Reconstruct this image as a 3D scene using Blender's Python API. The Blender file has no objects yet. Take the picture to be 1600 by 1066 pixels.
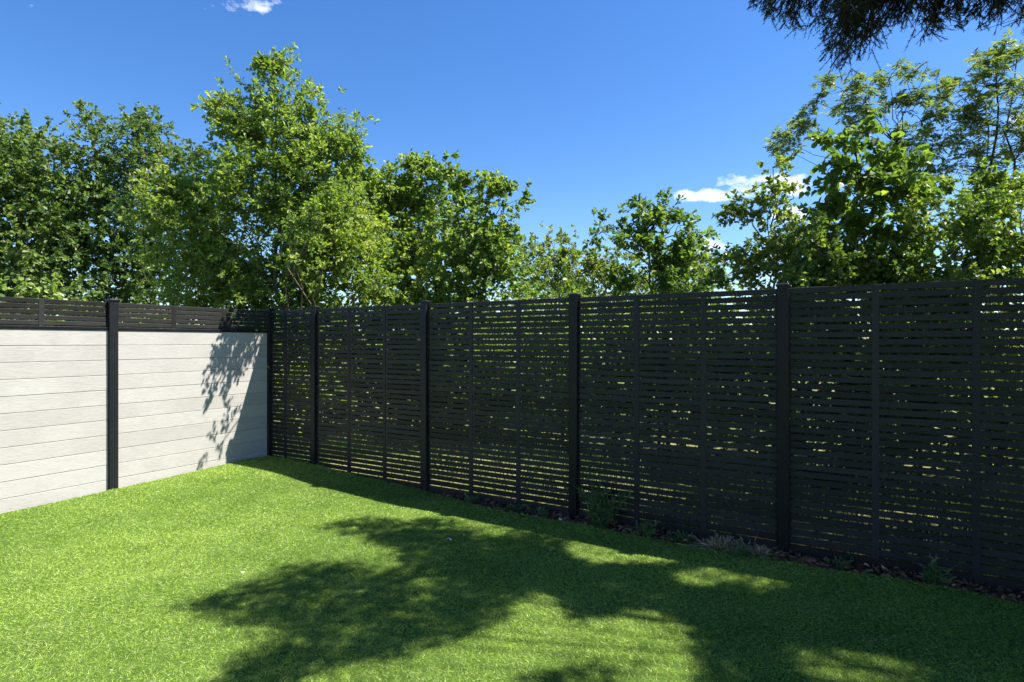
import bpy, math, random
import numpy as np
from mathutils import Vector

SC = bpy.context.scene
COL = SC.collection
RNG = np.random.default_rng(7)
random.seed(7)

# ------------------------------------------------------------------ camera, sky, sun, exposure
F, HX, HY, EYE = 902.0, 800.0, 535.0, 1.64          # focal length in px of a 1600 px wide picture, principal column, horizon row, eye height
cam_d = bpy.data.cameras.new('camera')
cam_d.sensor_width = 36.0
cam_d.lens = F / 1600 * 36.0
cam_d.shift_y = 2.0 / 1600
cam_d.clip_start = 0.05
cam_d.clip_end = 3000
cam = bpy.data.objects.new('camera', cam_d)
cam.location = (0, 0, EYE)
cam.rotation_euler = (math.radians(90), 0, 0)
COL.objects.link(cam)
SC.camera = cam

SUN = np.array([0.594, 0.0165, 1.0])                 # towards the sun
SUN_U = SUN / np.linalg.norm(SUN)
ELEV = math.asin(SUN_U[2])
AZ = math.atan2(SUN_U[0], SUN_U[1])                  # clockwise from +Y

sun_d = bpy.data.lights.new('sun', 'SUN')
sun_d.energy = 5.0
sun_d.angle = math.radians(0.53)
sun_d.color = (1.0, 0.94, 0.84)
sun = bpy.data.objects.new('sun', sun_d)
sun.rotation_euler = Vector(SUN_U).to_track_quat('Z', 'Y').to_euler()
sun.location = (10, 0, 20)
COL.objects.link(sun)

world = bpy.data.worlds.new('World')
SC.world = world
world.use_nodes = True
wt = world.node_tree
for n in list(wt.nodes):
    wt.nodes.remove(n)
w_out = wt.nodes.new('ShaderNodeOutputWorld')
w_bg = wt.nodes.new('ShaderNodeBackground')
sky = wt.nodes.new('ShaderNodeTexSky')
sky.sky_type = 'NISHITA'
sky.sun_disc = False
sky.sun_elevation = ELEV
sky.sun_rotation = AZ
sky.altitude = 300
sky.air_density = 1.0
sky.dust_density = 0.25
sky.ozone_density = 3.0
w_bg.inputs['Strength'].default_value = 0.077
wt.links.new(w_bg.outputs[0], w_out.inputs[0])


def wn(kind, **kw):
    n = wt.nodes.new(kind)
    for k, v in kw.items():
        setattr(n, k, v)
    return n


def wmath(op, a, b=None, c=None, clamp=False):
    n = wn('ShaderNodeMath', operation=op, use_clamp=clamp)
    for i, x in enumerate((a, b, c)):
        if x is None:
            continue
        if isinstance(x, (int, float)):
            n.inputs[i].default_value = x
        else:
            wt.links.new(x, n.inputs[i])
    return n.outputs[0]


# fair-weather clouds: noise on the cloud deck (direction divided by height), a few low cumulus scraps all round the sky
w_tc = wn('ShaderNodeTexCoord')
w_sep = wn('ShaderNodeSeparateXYZ')
wt.links.new(w_tc.outputs['Generated'], w_sep.inputs[0])


def cloud_blob(px, py, sx, sy, amp=1.0):
    """soft window round a direction, in units of tangent from the horizon camera axis (+Y)"""
    cx, cz = (px - HX) / F, (HY - py) / F
    ax = wmath('DIVIDE', w_sep.outputs[0], wmath('MAXIMUM', w_sep.outputs[1], 0.05))
    az = wmath('DIVIDE', w_sep.outputs[2], wmath('MAXIMUM', w_sep.outputs[1], 0.05))
    dx = wmath('DIVIDE', wmath('SUBTRACT', ax, cx), sx / F)
    dz = wmath('DIVIDE', wmath('SUBTRACT', az, cz), sy / F)
    r2 = wmath('ADD', wmath('MULTIPLY', dx, dx), wmath('MULTIPLY', dz, dz))
    return wmath('MULTIPLY', wmath('SUBTRACT', 1.0, r2, clamp=True), amp)


blobs = [cloud_blob(*b) for b in ((1075, 308, 40, 16), (1118, 305, 50, 16), (1160, 290, 62, 24), (1205, 280, 60, 22), (1245, 290, 50, 30), (1120, 388, 60, 26, 0.9),
                                  (1598, 190, 44, 30), (388, 6, 95, 24, 0.72), (1240, 335, 60, 22))]
m = blobs[0]
for b in blobs[1:]:
    m = wmath('MAXIMUM', m, b)
w_noise = wn('ShaderNodeTexNoise')
w_noise.inputs['Scale'].default_value = 22
w_noise.inputs['Detail'].default_value = 7
w_noise.inputs['Roughness'].default_value = 0.62
w_map = wn('ShaderNodeMapping')
w_map.inputs['Scale'].default_value = (1, 1, 1.7)
wt.links.new(w_tc.outputs['Generated'], w_map.inputs[0])
wt.links.new(w_map.outputs[0], w_noise.inputs['Vector'])
cl = wmath('SUBTRACT', wmath('ADD', wmath('MULTIPLY', m, 1.0), wmath('MULTIPLY', wmath('SUBTRACT', w_noise.outputs[0], 0.5), 2.6)), 0.62)
cl = wmath('MULTIPLY', wmath('MULTIPLY', cl, 1.7, clamp=True), 0.9)
w_cmix = wn('ShaderNodeMix', data_type='RGBA')
wt.links.new(cl, w_cmix.inputs[0])
w_hs = wn('ShaderNodeHueSaturation')
w_hs.inputs['Saturation'].default_value = 1.28
w_hs.inputs['Hue'].default_value = 0.508
w_hs.inputs['Value'].default_value = 1.0
wt.links.new(sky.outputs[0], w_hs.inputs['Color'])
wt.links.new(w_hs.outputs[0], w_cmix.inputs[6])
w_cmix.inputs[7].default_value = (7.6, 7.9, 8.4, 1)
wt.links.new(w_cmix.outputs[2], w_bg.inputs['Color'])

SC.render.engine = 'CYCLES'
SC.view_settings.view_transform = 'Standard'
SC.view_settings.look = 'None'
SC.view_settings.gamma = 1.0
SC.view_settings.exposure = 1.5
SC.view_settings.use_curve_mapping = False
SC.cycles.max_bounces = 5
SC.cycles.diffuse_bounces = 3
SC.cycles.glossy_bounces = 2
SC.cycles.transmission_bounces = 3
SC.cycles.transparent_max_bounces = 8


# ------------------------------------------------------------------ helpers
def at(px, py, Y):
    return np.array([(px - HX) / F * Y, Y, EYE - (py - HY) / F * Y])


def nrm(v):
    return v / np.maximum(np.linalg.norm(v, axis=-1, keepdims=True), 1e-9)


def tag(o, label=None, category=None, group=None, kind=None):
    if label:
        o['label'] = label
    if category:
        o['category'] = category
    if group:
        o['group'] = group
    if kind:
        o['kind'] = kind
    return o


def link(o, parent=None):
    COL.objects.link(o)
    if parent is not None:
        o.parent = parent
    return o


def empty(name, loc=(0, 0, 0), rz=0.0):
    o = bpy.data.objects.new(name, None)
    o.location = loc
    o.rotation_euler = (0, 0, rz)
    o.empty_display_size = 0.2
    return link(o)


def mesh_np(name, V, polys, mat, rnd=None, smooth=False):
    """V (N,3); polys: list of int arrays (M,k)."""
    me = bpy.data.meshes.new(name)
    V = np.ascontiguousarray(V, dtype=np.float32)
    me.vertices.add(len(V))
    me.vertices.foreach_set('co', V.ravel())
    li = np.concatenate([p.ravel() for p in polys]).astype(np.int32)
    sizes = np.concatenate([np.full(len(p), p.shape[1]) for p in polys]).astype(np.int32)
    starts = np.concatenate([[0], np.cumsum(sizes)[:-1]]).astype(np.int32)
    me.loops.add(len(li))
    me.loops.foreach_set('vertex_index', li)
    me.polygons.add(len(sizes))
    me.polygons.foreach_set('loop_start', starts)
    me.polygons.foreach_set('loop_total', sizes)
    me.polygons.foreach_set('use_smooth', np.full(len(sizes), bool(smooth)))
    if rnd is not None:
        a = me.attributes.new('rnd', 'FLOAT', 'POINT')
        a.data.foreach_set('value', np.ascontiguousarray(rnd, dtype=np.float32))
    me.update(calc_edges=True)
    if mat:
        me.materials.append(mat)
    return me


def obj(name, me, parent=None, loc=None):
    o = bpy.data.objects.new(name, me)
    if loc is not None:
        o.location = loc
    return link(o, parent)


class Build:
    def __init__(s):
        s.V, s.P, s.R = [], [], []
        s.n = 0

    def add(s, V, polys, rnd=None):
        V = np.asarray(V, dtype=np.float32)
        s.V.append(V)
        for p in polys:
            s.P.append(np.asarray(p) + s.n)
        s.R.append(np.zeros(len(V)) if rnd is None else np.asarray(rnd))
        s.n += len(V)

    def mesh(s, name, mat, smooth=False):
        return mesh_np(name, np.concatenate(s.V), s.P, mat, np.concatenate(s.R), smooth)

    def tube(s, pts, radii, k=6, rnd=0.5):
        pts = np.asarray(pts, float)
        n = len(pts)
        t = nrm(np.gradient(pts, axis=0))
        ref = np.array([0.31, 0.17, 0.93]) if abs(t[0][2]) < 0.85 else np.array([0.9, 0.2, 0.1])
        a = nrm(np.cross(t, ref))
        b = np.cross(t, a)
        th = np.linspace(0, 2 * np.pi, k, endpoint=False)
        r = np.asarray(radii, float)[:, None, None]
        V = pts[:, None, :] + r * (np.cos(th)[None, :, None] * a[:, None, :] + np.sin(th)[None, :, None] * b[:, None, :])
        V = V.reshape(-1, 3)
        i = np.arange(n - 1)[:, None] * k
        j = np.arange(k)[None, :]
        q = np.stack([i + j, i + (j + 1) % k, i + k + (j + 1) % k, i + k + j], -1).reshape(-1, 4)
        s.add(V, [q], np.full(len(V), rnd))

    def box(s, x0, x1, y0, y1, z0, z1, c=0.0):
        """box with chamfered long edges along x (8-gon section when c > 0)"""
        if c > 0:
            sec = [(y0 + c, z0), (y1 - c, z0), (y1, z0 + c), (y1, z1 - c), (y1 - c, z1), (y0 + c, z1), (y0, z1 - c), (y0, z0 + c)]
        else:
            sec = [(y0, z0), (y1, z0), (y1, z1), (y0, z1)]
        s.prism_x(sec, x0, x1)

    def prism_x(s, sec, x0, x1):
        k = len(sec)
        V = [(x0, y, z) for y, z in sec] + [(x1, y, z) for y, z in sec]
        j = np.arange(k)
        q = np.stack([(j + 1) % k, j, j + k, (j + 1) % k + k], -1)
        s.add(V, [q, np.arange(k)[None, :], (np.arange(k)[::-1] + k)[None, :]])

    def prism_z(s, sec, z0, z1):
        k = len(sec)
        V = [(x, y, z0) for x, y in sec] + [(x, y, z1) for x, y in sec]
        j = np.arange(k)
        q = np.stack([j, (j + 1) % k, (j + 1) % k + k, j + k], -1)
        s.add(V, [q, np.arange(k)[::-1][None, :], (np.arange(k) + k)[None, :]])


# ------------------------------------------------------------------ materials
def mat(name):
    m = bpy.data.materials.new(name)
    m.use_nodes = True
    nt = m.node_tree
    for n in list(nt.nodes):
        nt.nodes.remove(n)
    out = nt.nodes.new('ShaderNodeOutputMaterial')
    return m, nt, out


def N(nt, kind, ins=None, **kw):
    n = nt.nodes.new(kind)
    for k, v in kw.items():
        setattr(n, k, v)
    if ins:
        for k, v in ins.items():
            if hasattr(v, 'is_output'):
                nt.links.new(v, n.inputs[k])
            else:
                n.inputs[k].default_value = v
    return n


def ramp(nt, fac, stops):
    r = nt.nodes.new('ShaderNodeValToRGB')
    el = r.color_ramp.elements
    while len(el) < len(stops):
        el.new(0.5)
    for e, (p, c) in zip(el, stops):
        e.position = p
        e.color = (*c, 1)
    nt.links.new(fac, r.inputs[0])
    return r.outputs[0]


def leaf_mat(name, stops, trans=0.38, rough=0.42, tcol=1.35, spec=0.5):
    m, nt, out = mat(name)
    a = N(nt, 'ShaderNodeAttribute', attribute_name='rnd')
    col = ramp(nt, a.outputs['Fac'], stops)
    p = N(nt, 'ShaderNodeBsdfPrincipled', {'Base Color': col, 'Roughness': rough, 'Specular IOR Level': spec})
    tc = N(nt, 'ShaderNodeMix', {0: 1.0, 6: col, 7: (1.10 * tcol, 1.14 * tcol, 0.42 * tcol, 1)}, data_type='RGBA', blend_type='MULTIPLY')
    t = N(nt, 'ShaderNodeBsdfTranslucent', {'Color': tc.outputs[2]})
    mx = N(nt, 'ShaderNodeMixShader', {0: trans, 1: p.outputs[0], 2: t.outputs[0]})
    nt.links.new(mx.outputs[0], out.inputs[0])
    return m


def bark_mat(name, c1, c2, scale=18):
    m, nt, out = mat(name)
    tc = N(nt, 'ShaderNodeTexCoord')
    mp = N(nt, 'ShaderNodeMapping', {0: tc.outputs['Object'], 'Scale': (1, 1, 0.25)})
    no = N(nt, 'ShaderNodeTexNoise', {'Vector': mp.outputs[0], 'Scale': scale, 'Detail': 5.0, 'Roughness': 0.7})
    col = ramp(nt, no.outputs[0], [(0.3, c1), (0.7, c2)])
    bp = N(nt, 'ShaderNodeBump', {'Height': no.outputs[0], 'Strength': 0.6, 'Distance': 0.01})
    p = N(nt, 'ShaderNodeBsdfPrincipled', {'Base Color': col, 'Roughness': 0.85, 'Normal': bp.outputs[0]})
    nt.links.new(p.outputs[0], out.inputs[0])
    return m


def black_mat(name, c, rough=0.42):
    """powder coated / dyed composite in anthracite, a little dusty"""
    m, nt, out = mat(name)
    tc = N(nt, 'ShaderNodeTexCoord')
    oi = N(nt, 'ShaderNodeObjectInfo')
    off = N(nt, 'ShaderNodeVectorMath', {0: tc.outputs['Object'], 1: oi.outputs['Location']}, operation='ADD')
    mp = N(nt, 'ShaderNodeMapping', {0: off.outputs[0], 'Scale': (2.5, 2.5, 9)})
    no = N(nt, 'ShaderNodeTexNoise', {'Vector': mp.outputs[0], 'Scale': 3.0, 'Detail': 6.0, 'Roughness': 0.65})
    fine = N(nt, 'ShaderNodeTexNoise', {'Vector': off.outputs[0], 'Scale': 260.0, 'Detail': 2.0})
    col = ramp(nt, no.outputs[0], [(0.3, tuple(x * 0.8 for x in c)), (0.62, c), (0.8, tuple(x * 1.35 + 0.002 for x in c))])
    vr = N(nt, 'ShaderNodeMapRange', {0: oi.outputs['Random'], 3: 0.72, 4: 1.35})
    dn = N(nt, 'ShaderNodeTexNoise', {'Vector': off.outputs[0], 'Scale': 7.0, 'Detail': 8.0, 'Roughness': 0.75})
    du = N(nt, 'ShaderNodeMapRange', {0: dn.outputs[0], 1: 0.56, 2: 0.78, 3: 0.0, 4: 0.30})
    cv = N(nt, 'ShaderNodeVectorMath', {0: col, 3: vr.outputs[0]}, operation='SCALE')
    col = N(nt, 'ShaderNodeMix', {0: du.outputs[0], 6: cv.outputs[0], 7: (0.075, 0.07, 0.06, 1)}, data_type='RGBA').outputs[2]
    rg = N(nt, 'ShaderNodeMapRange', {0: no.outputs[0], 3: rough - 0.10, 4: rough + 0.18})
    bp = N(nt, 'ShaderNodeBump', {'Height': fine.outputs[0], 'Strength': 0.12, 'Distance': 0.001})
    p = N(nt, 'ShaderNodeBsdfPrincipled', {'Base Color': col, 'Roughness': rg.outputs[0], 'Normal': bp.outputs[0], 'Specular IOR Level': 0.2})
    nt.links.new(p.outputs[0], out.inputs[0])
    return m


def board_mat():
    m, nt, out = mat('pale_composite_board')
    tc = N(nt, 'ShaderNodeTexCoord')
    oi = N(nt, 'ShaderNodeObjectInfo')
    rv = N(nt, 'ShaderNodeVectorMath', {0: oi.outputs['Random'], 1: (37.0, 11.0, 23.0)}, operation='MULTIPLY')
    off = N(nt, 'ShaderNodeVectorMath', {0: tc.outputs['Object'], 1: rv.outputs[0]}, operation='ADD')
    mp = N(nt, 'ShaderNodeMapping', {0: off.outputs[0], 'Scale': (0.9, 1, 9)})
    wv = N(nt, 'ShaderNodeTexNoise', {'Vector': mp.outputs[0], 'Scale': 3.2, 'Detail': 2.0, 'Distortion': 0.6})
    rings = N(nt, 'ShaderNodeMath', {0: wv.outputs[0], 1: 46.0}, operation='MULTIPLY')
    rs = N(nt, 'ShaderNodeMath', {0: rings.outputs[0]}, operation='SINE')
    mp2 = N(nt, 'ShaderNodeMapping', {0: off.outputs[0], 'Scale': (6, 1, 120)})
    fib = N(nt, 'ShaderNodeTexNoise', {'Vector': mp2.outputs[0], 'Scale': 3.0, 'Detail': 4.0, 'Roughness': 0.7})
    g = N(nt, 'ShaderNodeMath', {0: rs.outputs[0], 1: 0.11, 2: fib.outputs[0]}, operation='MULTIPLY_ADD')
    big = N(nt, 'ShaderNodeTexNoise', {'Vector': off.outputs[0], 'Scale': 2.3, 'Detail': 4.0})
    c1 = ramp(nt, g.outputs[0], [(0.15, (0.345, 0.333, 0.318)), (0.5, (0.432, 0.421, 0.407)), (0.85, (0.478, 0.469, 0.457))])
    bv = N(nt, 'ShaderNodeMath', {0: oi.outputs['Random'], 1: 0.35, 2: big.outputs[0]}, operation='MULTIPLY_ADD')
    c2 = ramp(nt, bv.outputs[0], [(0.45, (0.88, 0.875, 0.87)), (0.85, (1, 1, 1))])
    cm = N(nt, 'ShaderNodeMix', {0: 1.0, 6: c1, 7: c2}, data_type='RGBA', blend_type='MULTIPLY')
    # weathering: faint dirt runs low on the fence
    geo = N(nt, 'ShaderNodeNewGeometry')
    mp3 = N(nt, 'ShaderNodeMapping', {0: geo.outputs['Position'], 'Scale': (3.0, 3.0, 9.0)})
    dn = N(nt, 'ShaderNodeTexNoise', {'Vector': mp3.outputs[0], 'Scale': 1.6, 'Detail': 5.0, 'Roughness': 0.7})
    dd = N(nt, 'ShaderNodeMapRange', {0: dn.outputs[0], 1: 0.62, 2: 0.85, 3: 0.0, 4: 0.4})
    cd = N(nt, 'ShaderNodeMix', {0: dd.outputs[0], 6: cm.outputs[2], 7: (0.34, 0.30, 0.26, 1)}, data_type='RGBA')
    hadd = N(nt, 'ShaderNodeMath', {0: rs.outputs[0], 1: 0.25, 2: fib.outputs[0]}, operation='MULTIPLY_ADD')
    bp = N(nt, 'ShaderNodeBump', {'Height': hadd.outputs[0], 'Strength': 0.35, 'Distance': 0.0016})
    p = N(nt, 'ShaderNodeBsdfPrincipled', {'Base Color': cd.outputs[2], 'Roughness': 0.62, 'Normal': bp.outputs[0], 'Specular IOR Level': 0.35})
    nt.links.new(p.outputs[0], out.inputs[0])
    return m


def soil_mat(name, c1, c2, c3, scale=22, bump=0.03):
    m, nt, out = mat(name)
    tc = N(nt, 'ShaderNodeTexCoord')
    no = N(nt, 'ShaderNodeTexNoise', {'Vector': tc.outputs['Object'], 'Scale': scale, 'Detail': 8.0, 'Roughness': 0.75})
    bg = N(nt, 'ShaderNodeTexNoise', {'Vector': tc.outputs['Object'], 'Scale': scale * 0.06, 'Detail': 4.0})
    mx = N(nt, 'ShaderNodeMath', {0: bg.outputs[0], 1: 0.6, 2: no.outputs[0]}, operation='MULTIPLY_ADD')
    col = ramp(nt, mx.outputs[0], [(0.55, c1), (0.8, c2), (1.0, c3)])
    bp = N(nt, 'ShaderNodeBump', {'Height': no.outputs[0], 'Strength': 0.8, 'Distance': bump})
    p = N(nt, 'ShaderNodeBsdfPrincipled', {'Base Color': col, 'Roughness': 0.95, 'Normal': bp.outputs[0], 'Specular IOR Level': 0.1})
    nt.links.new(p.outputs[0], out.inputs[0])
    return m


M = {}
M['slat'] = black_mat('anthracite_slat', (0.0235, 0.0235, 0.023), 0.42)
M['post'] = black_mat('anthracite_post', (0.011, 0.012, 0.0145), 0.36)
M['gravel_board'] = black_mat('stained_gravel_board', (0.034, 0.024, 0.021), 0.7)
M['board'] = board_mat()
M['soil'] = soil_mat('dark_bed_soil', (0.038, 0.023, 0.014), (0.10, 0.060, 0.038), (0.19, 0.125, 0.085), 26, 0.03)
M['meadow'] = soil_mat('rough_grass_ground', (0.055, 0.072, 0.022), (0.14, 0.155, 0.055), (0.27, 0.255, 0.12), 14, 0.05)
M['turf'] = soil_mat('turf_mat', (0.03, 0.06, 0.012), (0.06, 0.11, 0.022), (0.11, 0.16, 0.045), 60, 0.012)
M['blade'] = leaf_mat('turf_blade', [(0.0, (0.061, 0.120, 0.016)), (0.35, (0.163, 0.269, 0.030)), (0.65, (0.295, 0.429, 0.060)),
                                     (0.86, (0.466, 0.608, 0.118)), (0.93, (0.508, 0.519, 0.181)), (1.0, (0.590, 0.528, 0.291))], 0.30, 0.42, 1.3, 0.45)
M['oak'] = leaf_mat('oak_leaf', [(0.0, (0.078, 0.142, 0.034)), (0.5, (0.165, 0.249, 0.056)), (0.88, (0.278, 0.355, 0.080)), (1.0, (0.344, 0.367, 0.091))], 0.48, 0.5, 1.35, 0.4)
M['dark'] = leaf_mat('maple_leaf', [(0.0, (0.060, 0.116, 0.035)), (0.5, (0.125, 0.197, 0.050)), (0.9, (0.232, 0.291, 0.074)), (1.0, (0.345, 0.336, 0.111))], 0.40, 0.5, 1.35, 0.4)
M['lime'] = leaf_mat('bright_hedge_leaf', [(0.0, (0.066, 0.114, 0.016)), (0.5, (0.144, 0.204, 0.026)), (1.0, (0.298, 0.311, 0.054))], 0.45, 0.45)
M['hazel'] = leaf_mat('hazel_leaf', [(0.0, (0.069, 0.136, 0.039)), (0.6, (0.152, 0.237, 0.057)), (1.0, (0.305, 0.363, 0.091))], 0.48, 0.5, 1.35, 0.4)
M['ash'] = leaf_mat('ash_leaflet', [(0.0, (0.093, 0.153, 0.052)), (0.5, (0.168, 0.236, 0.073)), (1.0, (0.289, 0.336, 0.104))], 0.42, 0.40)
M['thorn'] = leaf_mat('hawthorn_leaf', [(0.0, (0.069, 0.140, 0.036)), (0.5, (0.156, 0.244, 0.057)), (1.0, (0.347, 0.405, 0.124))], 0.40, 0.42, 1.35, 0.5)
M['needle'] = leaf_mat('spruce_needle', [(0.0, (0.010, 0.020, 0.012)), (0.6, (0.018, 0.034, 0.018)), (1.0, (0.04, 0.055, 0.03))], 0.08, 0.55, 1.0, 0.25)
M['weed'] = leaf_mat('weed_leaf', [(0.0, (0.046, 0.091, 0.026)), (0.6, (0.091, 0.163, 0.052)), (1.0, (0.182, 0.234, 0.091))], 0.3, 0.5)
M['straw'] = leaf_mat('dry_straw', [(0.0, (0.168, 0.105, 0.056)), (0.5, (0.392, 0.280, 0.154)), (1.0, (0.700, 0.560, 0.350))], 0.15, 0.7)  # straw tone raised to stand in for sunlight on the heap
M['litter'] = leaf_mat('dead_leaf', [(0.0, (0.049, 0.022, 0.011)), (0.5, (0.163, 0.068, 0.027)), (0.85, (0.325, 0.148, 0.064)), (1.0, (0.585, 0.333, 0.173))], 0.05, 0.7)
M['feather'] = leaf_mat('white_feather', [(0.0, (0.7, 0.7, 0.68)), (1.0, (0.8, 0.8, 0.78))], 0.2, 0.6, 0.8)
M['brick'] = soil_mat('broken_brick', (0.10, 0.04, 0.028), (0.22, 0.085, 0.055), (0.34, 0.16, 0.11), 30, 0.01)
M['bark'] = bark_mat('grey_brown_bark', (0.06, 0.048, 0.036), (0.17, 0.14, 0.11))
M['bark_pale'] = bark_mat('pale_bark', (0.20, 0.17, 0.13), (0.42, 0.38, 0.31))
M['bark_dark'] = bark_mat('spruce_bark', (0.03, 0.022, 0.018), (0.085, 0.062, 0.05))

# ------------------------------------------------------------------ garden frame: corner, fence directions
CORNER = np.array([-3.247, 7.728])
UD = np.array([0.857, -0.515]); UD /= np.linalg.norm(UD)      # along the black fence, away from the corner
ND = np.array([UD[1], -UD[0]])                                # into the garden; also along the pale fence


def tw(t, w):
    return CORNER + np.multiply.outer(np.asarray(t, float), UD) + np.multiply.outer(np.asarray(w, float), ND)


def to_tw(xy):
    d = np.asarray(xy) - CORNER
    return d @ UD, d @ ND


def smooth(a, b, x):
    k = np.clip((x - a) / (b - a), 0, 1)
    return k * k * (3 - 2 * k)


def lawn_edge(t):
    """distance of the lawn's edge from the black fence: tight at the corner, a 0.28 m soil strip further on"""
    t = np.asarray(t, float)
    e = 0.055 + 0.225 * smooth(2.5, 3.7, t)
    return e + 0.014 * np.sin(t * 5.1 + 0.4) + 0.010 * np.sin(t * 11.7) + 0.05 * smooth(7.4, 8.4, t)


def lawn_z(t, w):
    t = np.asarray(t, float); w = np.asarray(w, float)
    z = 0.035 + 0.085 * np.exp(-((t - 0.4) ** 2 / 3.4 + w ** 2 / 5.0)) + 0.025 * np.exp(-(t / 1.1) ** 2)
    z = z + 0.008 * np.sin(t * 1.9 + w * 0.7) + 0.006 * np.sin(w * 2.7 - t * 0.9) + 0.004 * np.sin(t * 5.3 + w * 4.1)
    return z


# ------------------------------------------------------------------ ground, lawn, bed
gs = 90
gx = np.concatenate([-np.geomspace(900, 14, 14), np.linspace(-13, 13, 40), np.geomspace(14, 900, 14)])
gX, gY = np.meshgrid(gx, gx, indexing='ij')
gZ = -0.03 + 0.03 * np.sin(gX * 1.3) * np.sin(gY * 1.1) * (np.hypot(gX, gY) < 40)
tt, ww = to_tw(np.stack([gX, gY], -1))
gZ = np.where((tt > -0.4) & (ww > -0.4), -0.10, gZ)
k = len(gx)
ii, jj = np.meshgrid(np.arange(k - 1), np.arange(k - 1), indexing='ij')
Q = np.stack([ii * k + jj, (ii + 1) * k + jj, (ii + 1) * k + jj + 1, ii * k + jj + 1], -1).reshape(-1, 4)
tag(obj('ground', mesh_np('ground', np.stack([gX, gY, gZ], -1).reshape(-1, 3), [Q], M['meadow'], None, True)), kind='structure')

nt_, nw_ = 150, 90
ts = np.linspace(0.045, 12.5, nt_)
ks = np.linspace(0, 1, nw_) ** 1.5
T2 = np.repeat(ts[:, None], nw_, 1)
E2 = lawn_edge(ts)[:, None]
W2 = E2 + ks[None, :] * (10.5 - E2)
Z2 = lawn_z(T2, W2) - 0.012
Z2[:, 0] -= 0.06
W2[:, 1] = W2[:, 0] + 0.006
XY = tw(T2, W2)
ii, jj = np.meshgrid(np.arange(nt_ - 1), np.arange(nw_ - 1), indexing='ij')
Q = np.stack([ii * nw_ + jj, ii * nw_ + jj + 1, (ii + 1) * nw_ + jj + 1, (ii + 1) * nw_ + jj], -1).reshape(-1, 4)
tag(obj('lawn', mesh_np('lawn', np.concatenate([XY, Z2[..., None]], -1).reshape(-1, 3), [Q], M['turf'], None, True)), kind='structure')

nt_, nw_ = 420, 22
ts = np.linspace(-0.1, 12.5, nt_)
ws = np.linspace(-0.25, 0.55, nw_)
T2, W2 = np.meshgrid(ts, ws, indexing='ij')
Z2 = -0.012 + 0.016 * np.sin(T2 * 9.1 + W2 * 13) * np.sin(W2 * 21 - T2 * 4) + RNG.normal(0, 0.006, T2.shape)
Z2 = np.where(T2 < 3.2, Z2 + 0.0, Z2)
ii, jj = np.meshgrid(np.arange(nt_ - 1), np.arange(nw_ - 1), indexing='ij')
Q = np.stack([ii * nw_ + jj, ii * nw_ + jj + 1, (ii + 1) * nw_ + jj + 1, (ii + 1) * nw_ + jj], -1).reshape(-1, 4)
tag(obj('soil_bed', mesh_np('soil_bed', np.concatenate([tw(T2, W2), Z2[..., None]], -1).reshape(-1, 3), [Q], M['soil'], None, True)), kind='structure')


# ------------------------------------------------------------------ fences
SL_H, SL_P, SL_T = 0.0435, 0.0565, 0.014


def slat_mesh(length):
    b = Build()
    b.box(0, length, -SL_T / 2, SL_T / 2, 0, SL_H, 0.0025)
    return b.mesh('slat', M['slat'])


def post_mesh(h, y_front, y_back, wid=0.086):
    """square tube post with a slot down both sides for the panel"""
    a, c = wid / 2, 0.006
    g, d = 0.014, 0.014
    yf, yb = y_front, y_back
    sec = [(-a + c, yf), (a - c, yf), (a, yf + c), (a, -g), (a - d, -g), (a - d, g), (a, g), (a, yb - c), (a - c, yb), (-a + c, yb),
           (-a, yb - c), (-a, g), (-a + d, g), (-a + d, -g), (-a, -g), (-a, yf + c)]
    b = Build()
    b.prism_z(sec, -0.3, h)
    return b.mesh('post', M['post'])


def cap_mesh(wid=0.098):
    a = wid / 2
    b = Build()

    def ring(r, c):
        return [(-r + c, -r), (r - c, -r), (r, -r + c), (r, r - c), (r - c, r), (-r + c, r), (-r, r - c), (-r, -r + c)]
    rs = [(a, 0.008, 0.0), (a, 0.008, 0.014), (a - 0.006, 0.007, 0.021), (a - 0.02, 0.005, 0.025)]
    V = [(x, y, z) for r, c, z in rs for x, y in ring(r, c)]
    polys = []
    j = np.arange(8)
    for i in range(3):
        polys.append(np.stack([i * 8 + j, i * 8 + (j + 1) % 8, (i + 1) * 8 + (j + 1) % 8, (i + 1) * 8 + j], -1))
    polys.append((24 + j)[None, :])
    polys.append(j[::-1][None, :])
    b.add(V, polys)
    return b.mesh('post_cap', M['post'])


CAP = cap_mesh()
rr = random.Random(3)
fence_rz = math.atan2(UD[1], UD[0])
black_fence = empty('slatted_fence', (CORNER[0], CORNER[1], 0), fence_rz)     # local x along the fence, local -y is the garden
tag(black_fence, 'long black horizontal slat fence with tall posts along the shaded right side of the lawn', 'fence')
POST_T = [0.0, 0.89, 2.68, 4.47, 6.26, 8.05, 9.84]
PM = post_mesh(2.075, -0.043, 0.043)
for t in POST_T:
    p = obj('post', PM, black_fence, (t, 0, 0))
    p.rotation_euler = (rr.uniform(-.004, .004), rr.uniform(-.003, .003), 0)
    obj('post_cap', CAP, p, (0, 0, 2.075))

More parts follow.
